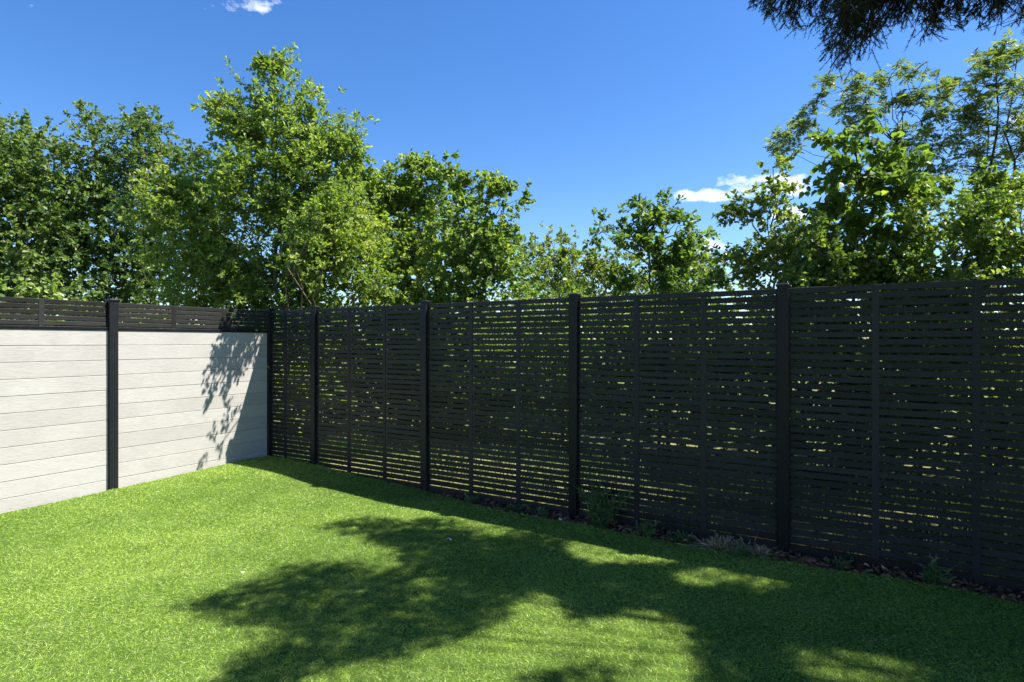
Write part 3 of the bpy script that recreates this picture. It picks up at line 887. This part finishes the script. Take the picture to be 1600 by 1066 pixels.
def make_spruce():
    rg = np.random.default_rng(77)
    T = np.array([7.6, 2.6])
    root = empty('spruce_tree', (T[0], T[1], 0))
    tag(root, 'dark spruce with drooping needle boughs hanging into the top right corner', 'tree')
    org = np.array([T[0], T[1], 0])
    TR = Build()
    zz = np.linspace(-0.1, 15, 14)
    TR.tube(np.stack([T[0] + 0.05 * np.sin(zz), T[1] + 0.04 * np.cos(zz * 0.8), zz], -1) - org, np.linspace(0.24, 0.02, 14), 10)
    obj('trunk', TR.mesh('trunk', M['bark_dark'], True), root)
    BO = Build()
    starts, dirs, lens, bough_pts = [], [], [], []
    nb = 120
    tips = [at(1176, -6, 4.4), at(1200, 10, 4.5), at(1188, -4, 4.4), at(1240, 20, 4.3), at(1285, 40, 4.2), at(1330, 66, 4.3), at(1300, 20, 4.7), at(1350, 30, 4.5), at(1395, 14, 4.4), at(1435, 40, 4.6), at(1460, 10, 4.3), at(1505, 24, 4.2), at(1560, 4, 4.0),
            at(1610, 24, 4.3), at(1250, -30, 4.6), at(1320, -20, 4.1), at(1400, -30, 4.8)]
    for gx_, gy_, gz_ in ((490, 826, 5.0), (545, 815, 5.4), (600, 812, 5.2), (680, 802, 5.3), (440, 884, 5.3), (500, 878, 5.8), (262, 945, 5.6), (340, 930, 5.2), (420, 905, 5.5), (360, 972, 5.8), (450, 965, 5.2),
                          (380, 1018, 5.5), (320, 1055, 5.6), (560, 850, 5.6), (620, 835, 4.9)):
        X_, Y_ = g2w(gx_, gy_)
        tips.append(np.array([X_ + SUN[0] * gz_, Y_ + SUN[1] * gz_, gz_]))
    low = 130  # extra unseen boughs, added to block skylight from the fence's right end
    for i in range(nb + len(tips) + low):
        zb = 4.6 + 8.5 * (i / nb) ** 1.2
        tipped = nb <= i < nb + len(tips)
        if tipped:
            zb = 0
        elif i >= nb:
            zb = rg.uniform(2.7, 5.2)
            az = rg.uniform(-math.pi, math.pi)
            if i >= nb + len(tips) + 60:
                zb = rg.uniform(3.6, 8.0)
                az = math.pi + rg.uniform(0.05, 1.35)
        elif i % 5 < 3:
            az = math.pi + rg.uniform(-1.05, 0.75)
        else:
            az = rg.uniform(-math.pi, math.pi)
        L = 8.4 * (1 - (zb - 4) / 12.5) * rg.uniform(0.8, 1.05)
        if i >= nb + len(tips):
            L = rg.uniform(2.6, 4.6) if i < nb + len(tips) + 60 else rg.uniform(5.5, 8.6)
        s = np.linspace(0, 1, 16)
        if tipped:
            tip = tips[i - nb]
            zb = 6.4 + rg.uniform(-0.4, 0.8)
            hv = tip[:2] - T
            L = float(np.linalg.norm(hv))
            az = math.atan2(hv[1], hv[0])
        r = s * L
        z = zb + 0.35 * r * (1 - s) - 0.20 * r + 0.05 * r * s * s
        bend = rg.uniform(-0.25, 0.25)
        a = az + bend * s
        P = np.stack([T[0] + r * np.cos(a), T[1] + r * np.sin(a), z], -1)
        if tipped:
            P = np.stack([T[0] + hv[0] * s, T[1] + hv[1] * s, zb + (tip[2] - zb) * s ** 1.2 + 0.5 * s * (1 - s)], -1)
        # keep the bare part of the bough out of the lower picture; cut it where its shadow leaves the shade outline
        px = HX + F * P[:, 0] / np.maximum(P[:, 1], 0.05)
        py = HY - F * (P[:, 2] - EYE) / np.maximum(P[:, 1], 0.05)
        vis = (P[:, 1] > 0.3) & (py > -60) & (px < 1750) & (px > -200)
        bad = vis & ~in_poly(px, py, VIS_OK)
        g = P[:, :2] - SUN[None, :2] * P[:, 2:3]
        bad |= ~in_poly(g[:, 0], g[:, 1], SHADE) & (s > 0.35)
        if tipped:
            e = 16
        elif bad[4:].any():
            e = 4 + int(np.argmax(bad[4:]))
        else:
            e = 16
        if e < 6:
            continue
        P = P[:e]
        g = P[:, :2] - SUN[None, :2] * P[:, 2:3]
        if not tipped and sum(in_poly(g[:, 0], g[:, 1], gp).sum() for gp in GAPS) > 2:
            continue
        BO.tube(P - org, np.linspace(0.020, 0.004, e) if not tipped else np.linspace(0.012, 0.003, e), 5)
        bough_pts.append(P)
        # side branches
        tng = nrm(np.gradient(P, axis=0))
        ns = int(L * (9 if not tipped else 16))
        f = rg.uniform(0.15, 1.0, ns) * (e - 1)
        i0 = np.minimum(f.astype(int), e - 2)
        p = P[i0] + (P[i0 + 1] - P[i0]) * (f - i0)[:, None]
        sd = nrm(np.cross(tng[i0], [0, 0, 1.0])) * np.where(rg.random(ns) < 0.5, 1, -1)[:, None]
        sl = rg.uniform(0.25, 0.95, ns) * (1.1 - 0.5 * f / 15)
        sdir = nrm(sd * 0.8 + tng[i0] * 0.55 + np.array([0, 0, -0.12]) + rg.normal(0, 0.12, (ns, 3)))
        m_ = 7
        for k_ in range(m_):
            q = p + sdir * sl[:, None] * (k_ + rg.uniform(0.2, 0.9, ns))[:, None] / m_
            starts.append(q)
            d = nrm(np.array([0, 0, -1.0]) * rg.uniform(0.4, 1.3, ns)[:, None] + sdir * 0.5 + rg.normal(0, 0.22, (ns, 3)))
            dirs.append(d)
            lens.append(rg.uniform(0.12, 0.36 if not tipped else 0.46, ns))
        for a_, b_ in zip(p[::2], (p + sdir * sl[:, None])[::2]):
            g = b_[:2] - SUN[:2] * b_[2]
            if any(in_poly(g[0], g[1], gp) for gp in GAPS) or not in_poly(g[0], g[1], SHADE):
                continue
            x_, y_ = HX + F * b_[0] / max(b_[1], 0.05), HY - F * (b_[2] - EYE) / max(b_[1], 0.05)
            if b_[1] > 0.3 and y_ > -60 and -200 < x_ < 1750 and not in_poly(np.array(x_), np.array(y_), VIS_OK):
                continue
            BO.tube(np.stack([a_, (a_ + b_) / 2 + [0, 0, 0.02], b_]) - org, [0.006, 0.004, 0.002], 3)
    # unseen sprays added along sun rays to fill the lawn's shade; some on twigs
    nodes = np.concatenate(bough_pts)
    m_ = 30000
    gq = np.stack([rg.uniform(-2.6, 4.8, m_), rg.uniform(2.4, 6.6, m_)], 1)
    kk = in_poly(gq[:, 0], gq[:, 1], SHADE)
    for gp in GAPS:
        kk &= ~in_poly(gq[:, 0], gq[:, 1], gp)
    gq = gq[kk]
    zq = rg.uniform(4.6, 7.6, len(gq))
    pq = np.concatenate([gq + SUN[None, :2] * zq[:, None], zq[:, None]], 1)
    py_ = HY - F * (pq[:, 2] - EYE) / pq[:, 1]
    pq = pq[py_ < -50]
    near = np.empty(len(pq), int); dist = np.empty(len(pq))
    for c_ in range(0, len(pq), 1000):
        dm = np.linalg.norm(pq[c_:c_ + 1000, None] - nodes[None], axis=2)
        near[c_:c_ + 1000] = dm.argmin(1); dist[c_:c_ + 1000] = dm.min(1)
    kk = dist < 0.95
    pq, near = pq[kk], near[kk]
    pick = rg.random(len(pq)) < 0.3
    twig_tubes(BO, nodes[near[pick]] - org, pq[pick] - org, 0.003)
    dq = nrm(rg.normal(0, 0.5, (len(pq), 3)) + np.array([-0.3, 0, -0.5]))
    starts.append(pq); dirs.append(dq); lens.append(rg.uniform(0.12, 0.32, len(pq)))
    S = np.concatenate(starts); D = np.concatenate(dirs); L = np.concatenate(lens)
    E = S + D * L[:, None]
    # open crown where the flecks of sun come through
    mid = (S + E) / 2
    ok = np.ones(len(S), bool)
    g = mid[:, :2] - SUN[None, :2] * mid[:, 2:3] + rg.normal(0, 0.03, (len(S), 2))
    ok &= in_poly(g[:, 0], g[:, 1], SHADE)
    for Q_ in (S, mid, E):
        g = Q_[:, :2] - SUN[None, :2] * Q_[:, 2:3] + rg.normal(0, 0.045, (len(S), 2))
        for gp in GAPS:
            ok &= ~in_poly(g[:, 0], g[:, 1], gp)
    for Q_ in (S, E):
        y = np.maximum(Q_[:, 1], 0.05)
        px = HX + F * Q_[:, 0] / y; py = HY - F * (Q_[:, 2] - EYE) / y
        vis = (Q_[:, 1] > 0.3) & (py > -25) & (px < 1700) & (px > -200)
        ok &= ~(vis & ~in_poly(px, py, VIS_OK))
    ym = np.maximum(mid[:, 1], 0.05)
    mx, my = HX + F * mid[:, 0] / ym, HY - F * (mid[:, 2] - EYE) / ym
    seen = (mid[:, 1] > 0.5) & (my > -45) & (mx < 1680)
    clus = np.sin(mid[:, 0] * 9.1 + 1.7 * np.sin(mid[:, 1] * 5.3)) * np.sin(mid[:, 1] * 7.7 + mid[:, 2] * 6.1)
    keepp = np.where(seen, np.where((mx > 1362) & (mx < 1452) & (my > 5), 0.26, 0.80) * (1.0 + 0.6 * clus), 0.62)
    ok &= rg.random(len(S)) < keepp
    S, D, L, mid = S[ok], D[ok], L[ok], mid[ok]
    # hanging sprays near the picture carry short side shoots
    ym = np.maximum(mid[:, 1], 0.05)
    seen = (mid[:, 1] > 0.5) & (HY - F * (mid[:, 2] - EYE) / ym > -45) & (HX + F * mid[:, 0] / ym < 1680)
    s1, d1, l1 = S[seen], D[seen], L[seen]
    for k_ in range(5):
        f_ = rg.uniform(0.1, 0.85, len(s1))
        sd_ = nrm(np.cross(d1, rg.normal(0, 1, d1.shape)))
        S = np.concatenate([S, s1 + d1 * (l1 * f_)[:, None]])
        nd_ = nrm(d1 * 0.75 + sd_ * 0.7)
        ll_ = l1 * rg.uniform(0.2, 0.42, len(s1))
        D = np.concatenate([D, nd_]); L = np.concatenate([L, ll_])
    mid = S + D * L[:, None] / 2
    print('spruce branchlets', len(S))
    # needles: dense brush of narrow blades round each branchlet
    y = np.maximum(mid[:, 1], 0.05)
    vis = (mid[:, 1] > 0.5) & (HY - F * (mid[:, 2] - EYE) / y > -45) & (HX + F * mid[:, 0] / y < 1680)
    V_, P_, R_ = [], [], []
    nv = 0
    for sel, nn, ln_, wd_ in ((vis, 40, 0.019, 0.0042), (~vis, 6, 0.065, 0.021)):
        s_, d_, l_ = S[sel], D[sel], L[sel]
        n = len(s_)
        if not n:
            continue
        a = nrm(np.cross(d_, [0.2, 0.9, 0.3])); b = np.cross(d_, a)
        tpos = rg.uniform(0, 1.03, (n, nn)); th = rg.uniform(0, 2 * np.pi, (n, nn))
        rad = np.cos(th)[..., None] * a[:, None] + np.sin(th)[..., None] * b[:, None]
        base = s_[:, None] + d_[:, None] * (l_[:, None] * tpos)[..., None]
        nd = nrm(rad * 0.75 + d_[:, None] * 0.65)
        tipp = base + nd * (ln_ * rg.uniform(0.7, 1.15, (n, nn)))[..., None]
        wv = nrm(np.cross(nd, rg.normal(0, 1, (n, nn, 3)))) * wd_ / 2
        V = np.stack([base - wv, base + wv, tipp], 2).reshape(-1, 3)
        V_.append(V - org); P_.append(np.arange(len(V)).reshape(-1, 3) + nv); nv += len(V)
        R_.append(np.repeat(rg.random(n * nn), 3))
    twig_tubes(BO, S[vis] - org, (S + D * L[:, None])[vis] - org, 0.003)
    o = obj('boughs', BO.mesh('boughs', M['bark_dark']), root); o['kind'] = 'stuff'
    o = obj('needles', mesh_np('needles', np.concatenate(V_), P_, M['needle'], np.concatenate(R_)), root); o['kind'] = 'stuff'


make_spruce()

# ------------------------------------------------------------------ turf blades
def make_grass():
    rg = np.random.default_rng(5)
    cand = 1560000
    t = rg.uniform(0.05, 10.2, cand); w = rg.uniform(0.0, 6.4, cand)
    e = lawn_edge(t)
    xy = tw(t, w)
    Y = xy[:, 1]; X = xy[:, 0]
    keep = (w > e - 0.012) & (Y > 1.9) & (np.abs(X) < Y * 1.02 + 0.5)
    pr = np.clip((3.6 / np.maximum(Y, 0.5)) ** 1.3, 0, 1)
    keep &= rg.random(cand) < pr
    t, w, xy, Y = t[keep], w[keep], xy[keep], Y[keep]
    n = len(t)
    print('grass blades', n)
    z = lawn_z(t, w) - 0.012
    base = np.concatenate([xy, z[:, None]], 1)
    az = rg.uniform(0, 2 * np.pi, n)
    # the pile leans a little, in patches
    lx = 0.35 * np.sin(t * 2.1 + 1.3 * np.sin(w * 1.7)); ly = 0.35 * np.cos(w * 2.3 + t)
    lean = rg.uniform(0.4, 2.4, n)
    d = np.stack([np.cos(az) * lean + lx, np.sin(az) * lean + ly, np.ones(n)], 1)
    d = nrm(d)
    edge_k = np.exp(-np.minimum(t - 0.04, np.maximum(w - lawn_edge(t), 0)) / 0.03)
    L = rg.uniform(0.013, 0.027, n) * (1 + 0.9 * edge_k * rg.random(n))
    wd = rg.uniform(0.0016, 0.0027, n) * np.clip(Y / 3.8, 1, 1.8)
    sdv = nrm(np.cross(d, rg.normal(0, 1, (n, 3)))) * wd[:, None] / 2
    mid = base + d * (L * 0.55)[:, None]
    d2 = nrm(d + np.stack([np.cos(az), np.sin(az), -0.6 * np.ones(n)], 1) * 0.5)
    tip = mid + d2 * (L * 0.5)[:, None]
    V = np.stack([base - sdv, base + sdv, tip], 1).reshape(-1, 3)
    b = np.arange(n)[:, None] * 3
    patch = 0.10 * np.sin(t * 1.7 + 2 * np.sin(w * 0.9)) * np.sin(w * 1.3 + t * 0.6) + 0.05 * np.sin(t * 6.1 + w * 3.3) * np.sin(w * 5.7 - t * 2.2)
    r = np.clip(rg.normal(0.52, 0.20, n) + patch * 1.4, 0, 0.88)
    dry = rg.random(n) < 0.022 + 0.06 * (np.sin(t * 3.1 + w * 2.2) * np.sin(w * 3.9 - t) > 0.62)
    r = np.where(dry, rg.uniform(0.86, 1, n), r)
    me = mesh_np('grass_blades', V, [b + np.array([[0, 1, 2]])], M['blade'], np.repeat(r, 3))
    tag(obj('grass', me), 'short bright green turf pile covering the lawn', 'grass', kind='stuff')


make_grass()

rg = np.random.default_rng(31)
n = 26000
t = rg.uniform(-0.5, 11.0, n); w = -rg.uniform(0.12, 3.0, n)
cl_ = np.sin(t * 2.3 + 1.4 * np.sin(w * 3.1)) * np.sin(w * 4.3 + t * 1.1)
k_ = rg.random(n) < np.clip(0.45 + 0.6 * cl_, 0.08, 1) * np.where((t > 0.6) & (t < 5.2), 0.3, 0.9)
t, w, cl_ = t[k_], w[k_], cl_[k_]; n = len(t)
base = np.concatenate([tw(t, w), np.full((n, 1), -0.06)], 1)
d = nrm(np.concatenate([rg.normal(0, 0.35, (n, 2)), np.ones((n, 1))], 1))
L = rg.uniform(0.10, 0.34, n) * (1 + 0.5 * cl_)
V, f = leaf_geo(base, d, rg.normal(0, 1, (n, 3)), L, rg.uniform(0.006, 0.014, n), shape=LANCE_SHAPE)
tag(obj('meadow_grass', mesh_np('meadow_grass', V, [f], M['weed'], np.repeat(rg.random(n), 6))), 'rough uncut grass on the strip behind the slatted fence', 'grass', kind='stuff')


# ------------------------------------------------------------------ things in the soil strip and on the lawn
def weed(name, label, px, w, h, nst, nl, ll, lw, seed, spread=0.5, category='plant', mat_='weed', t=None, group=None):
    rg = np.random.default_rng(seed)
    if t is None:      # the point of the strip seen at column px
        a = (px - HX) / F
        c = CORNER + ND * w
        t = (a * c[1] - c[0]) / (UD[0] - a * UD[1])
    xy = tw(t, w)
    root = empty(name, (xy[0], xy[1], 0))
    tag(root, label, category, group)
    B = Build(); LV, LP, LR = [], [], []; nv = 0
    for i in range(nst):
        az = rg.uniform(0, 2 * np.pi); sp = abs(rg.normal(0, spread))
        hh = h * rg.uniform(0.5, 1.0)
        p0 = np.array([rg.normal(0, 0.025), rg.normal(0, 0.025), -0.02])
        p1 = p0 + np.array([math.cos(az) * sp * hh, math.sin(az) * sp * hh, hh])
        P = bent(p0, p1, 5, 0.03, 0.05, rg)
        B.tube(P, np.linspace(0.0028, 0.001, 5), 4)
        s = rg.uniform(0.12, 1, nl) * 4
        i0 = np.minimum(s.astype(int), 3)
        q = P[i0] + (P[i0 + 1] - P[i0]) * (s - i0)[:, None]
        ax = nrm(P[i0 + 1] - P[i0]) * 0.9 + rg.normal(0, 0.55, (nl, 3))
        V, f = leaf_geo(q, ax, rg.normal(0, 0.6, (nl, 3)) + [0, 0, 0.5], ll * rg.uniform(0.6, 1.2, nl), lw * rg.uniform(0.7, 1.2, nl), shape=LANCE_SHAPE)
        LV.append(V); LP.append(f + nv); nv += len(V)
        LR.append(np.repeat(rg.random(nl), 6))
    o = obj('stems', B.mesh('stems', M[mat_]), root); o['kind'] = 'stuff'
    o = obj('leaves', mesh_np('leaves', np.concatenate(LV), LP, M[mat_], np.concatenate(LR)), root); o['kind'] = 'stuff'
    return root


weed('leafy_weed', 'bushy knee high weed with narrow leaves right of the middle fence post', 938, 0.17, 0.36, 44, 15, 0.085, 0.011, 101, 0.34)
weed('leafy_weed', 'sprawling weed at the fence foot near the right edge', 1460, 0.15, 0.17, 22, 10, 0.06, 0.012, 102, 0.7)
weed('leafy_weed', 'low weed tuft just right of the bushy weed', 1010, 0.20, 0.13, 22, 10, 0.05, 0.012, 103, 0.8)
weed('leafy_weed', 'low weed tuft left of the straw heap', 1062, 0.17, 0.10, 18, 9, 0.045, 0.012, 104, 0.8)
weed('leafy_weed', 'small weed at the start of the soil strip, left of the low tufts', 735, 0.16, 0.10, 16, 9, 0.045, 0.014, 105, 0.8)
weed('leafy_weed', 'small spreading weed midway along the left part of the strip', 800, 0.15, 0.09, 18, 9, 0.045, 0.014, 106, 0.9)
weed('leafy_weed', 'small weed just left of the middle fence post', 850, 0.17, 0.10, 16, 9, 0.045, 0.013, 107, 0.8)
weed('grass_tuft', 'wispy grass tuft growing out of the lawn edge by the right post', 1160, 0.33, 0.12, 26, 6, 0.07, 0.004, 108, 0.6)
weed('leafy_weed', 'tiny weed right of the right post among bark chips', 1315, 0.15, 0.09, 12, 8, 0.04, 0.010, 109, 0.8)
weed('leafy_weed', 'thin upright seedling in front of the fence right of the bushy weed', 1003, 0.05, 0.26, 2, 6, 0.03, 0.008, 110, 0.05)
weed('straw_heap', 'pale dry straw heap lying on the soil left of the right post', 1128, 0.17, 0.07, 110, 4, 0.09, 0.006, 111, 2.2, 'straw', 'straw')
weed('straw_heap', 'thinner brown straw scatter against the right post', 1185, 0.16, 0.05, 60, 4, 0.08, 0.005, 112, 2.2, 'straw', 'straw')

rg = np.random.default_rng(9)
n = 4200
t = rg.uniform(2.9, 9.6, n); w = rg.uniform(-0.02, 0.30, n)
xy = tw(t, w)
o_ = np.concatenate([xy, rg.uniform(0.0, 0.02, (n, 1))], 1)
V, f = leaf_geo(o_, np.concatenate([rg.normal(0, 1, (n, 2)), rg.normal(0, 0.25, (n, 1))], 1), rg.normal(0, 0.35, (n, 3)) + [0, 0, 1],
                rg.uniform(0.02, 0.065, n), rg.uniform(0.008, 0.034, n), fold=0.3)
tag(obj('leaf_litter', mesh_np('leaf_litter', V, [f], M['litter'], np.repeat(rg.random(n), 6))), 'dead leaves and bark chips strewn on the soil strip along the fence', 'leaf litter', kind='stuff')


def stone(label, px, w, size, seed, mat_):
    rg = np.random.default_rng(seed)
    a = (px - HX) / F
    c = CORNER + ND * w
    t = (a * c[1] - c[0]) / (UD[0] - a * UD[1])
    xy = tw(t, w)
    nlat, nlon = 5, 8
    V = [(0, 0, -1)]
    for i in range(1, nlat):
        for j in range(nlon):
            th, ph = math.pi * i / nlat - math.pi / 2, 2 * math.pi * j / nlon
            V.append((math.cos(th) * math.cos(ph), math.cos(th) * math.sin(ph), math.sin(th)))
    V.append((0, 0, 1))
    V = np.array(V)
    V = np.sign(V) * np.abs(V) ** 0.6 * (1 + rg.normal(0, 0.10, (len(V), 1))) * np.array(size) / 2
    ang = rg.uniform(0, 3)
    V = V @ np.array([[math.cos(ang), math.sin(ang), 0], [-math.sin(ang), math.cos(ang), 0], [0, 0, 1]])
    tri, quad = [], []
    for j in range(nlon):
        tri.append((0, 1 + (j + 1) % nlon, 1 + j))
        b = 1 + (nlat - 2) * nlon
        tri.append((len(V) - 1, b + j, b + (j + 1) % nlon))
        for i in range(nlat - 2):
            quad.append((1 + i * nlon + j, 1 + i * nlon + (j + 1) % nlon, 1 + (i + 1) * nlon + (j + 1) % nlon, 1 + (i + 1) * nlon + j))
    o = obj('brick_fragment', mesh_np('brick_fragment', V, [np.array(tri), np.array(quad)], M[mat_]), None, (xy[0], xy[1], size[2] * 0.3))
    tag(o, label, 'brick')


stone('long reddish brick fragment on the soil right of the right post', 1262, 0.13, (0.13, 0.06, 0.045), 1, 'brick')
stone('small reddish brick fragment beside the longer one right of the right post', 1288, 0.17, (0.07, 0.05, 0.035), 2, 'brick')
stone('brown brick fragment at the foot of the middle fence post', 886, 0.13, (0.06, 0.05, 0.04), 3, 'brick')


def feather(label, px, py, ln, wd, ang, name='feather', curl=0.35):
    x, y = g2w(px, py, 0.05)
    t, w = to_tw(np.array([x, y]))
    z = float(lawn_z(t, w)) + 0.012
    s = np.linspace(0, 1, 7)
    a = ang + curl * 3 * s
    P = np.cumsum(np.stack([np.cos(a), np.sin(a), 0.5 * np.cos(s * 3)], 1) * ln / 7, axis=0)
    ww_ = wd * np.sin(np.pi * (0.1 + 0.85 * s))
    sd = np.stack([-np.sin(a), np.cos(a), 0.5 + 0 * a], 1)
    V = np.concatenate([P - sd * ww_[:, None] / 2, P + [0, 0, 0.004], P + sd * ww_[:, None] / 2])
    i = np.arange(6)
    q = np.concatenate([np.stack([i, i + 1, i + 8, i + 7], 1), np.stack([i + 7, i + 8, i + 15, i + 14], 1)])
    o = obj(name, mesh_np(name, V, [q], M['feather'], np.full(len(V), 0.6)), None, (x, y, z))
    tag(o, label, name.replace('_', ' '))


feather('small curled white feather on the shaded lawn left of centre', 703, 848, 0.075, 0.02, 1.2, curl=0.7)
feather('tiny white feather at the lawn edge in front of the middle post', 873, 813, 0.04, 0.03, 0.4)
feather('tiny white feather on the sunny lawn just above the left shadow tip', 376, 897, 0.026, 0.009, 0.2)
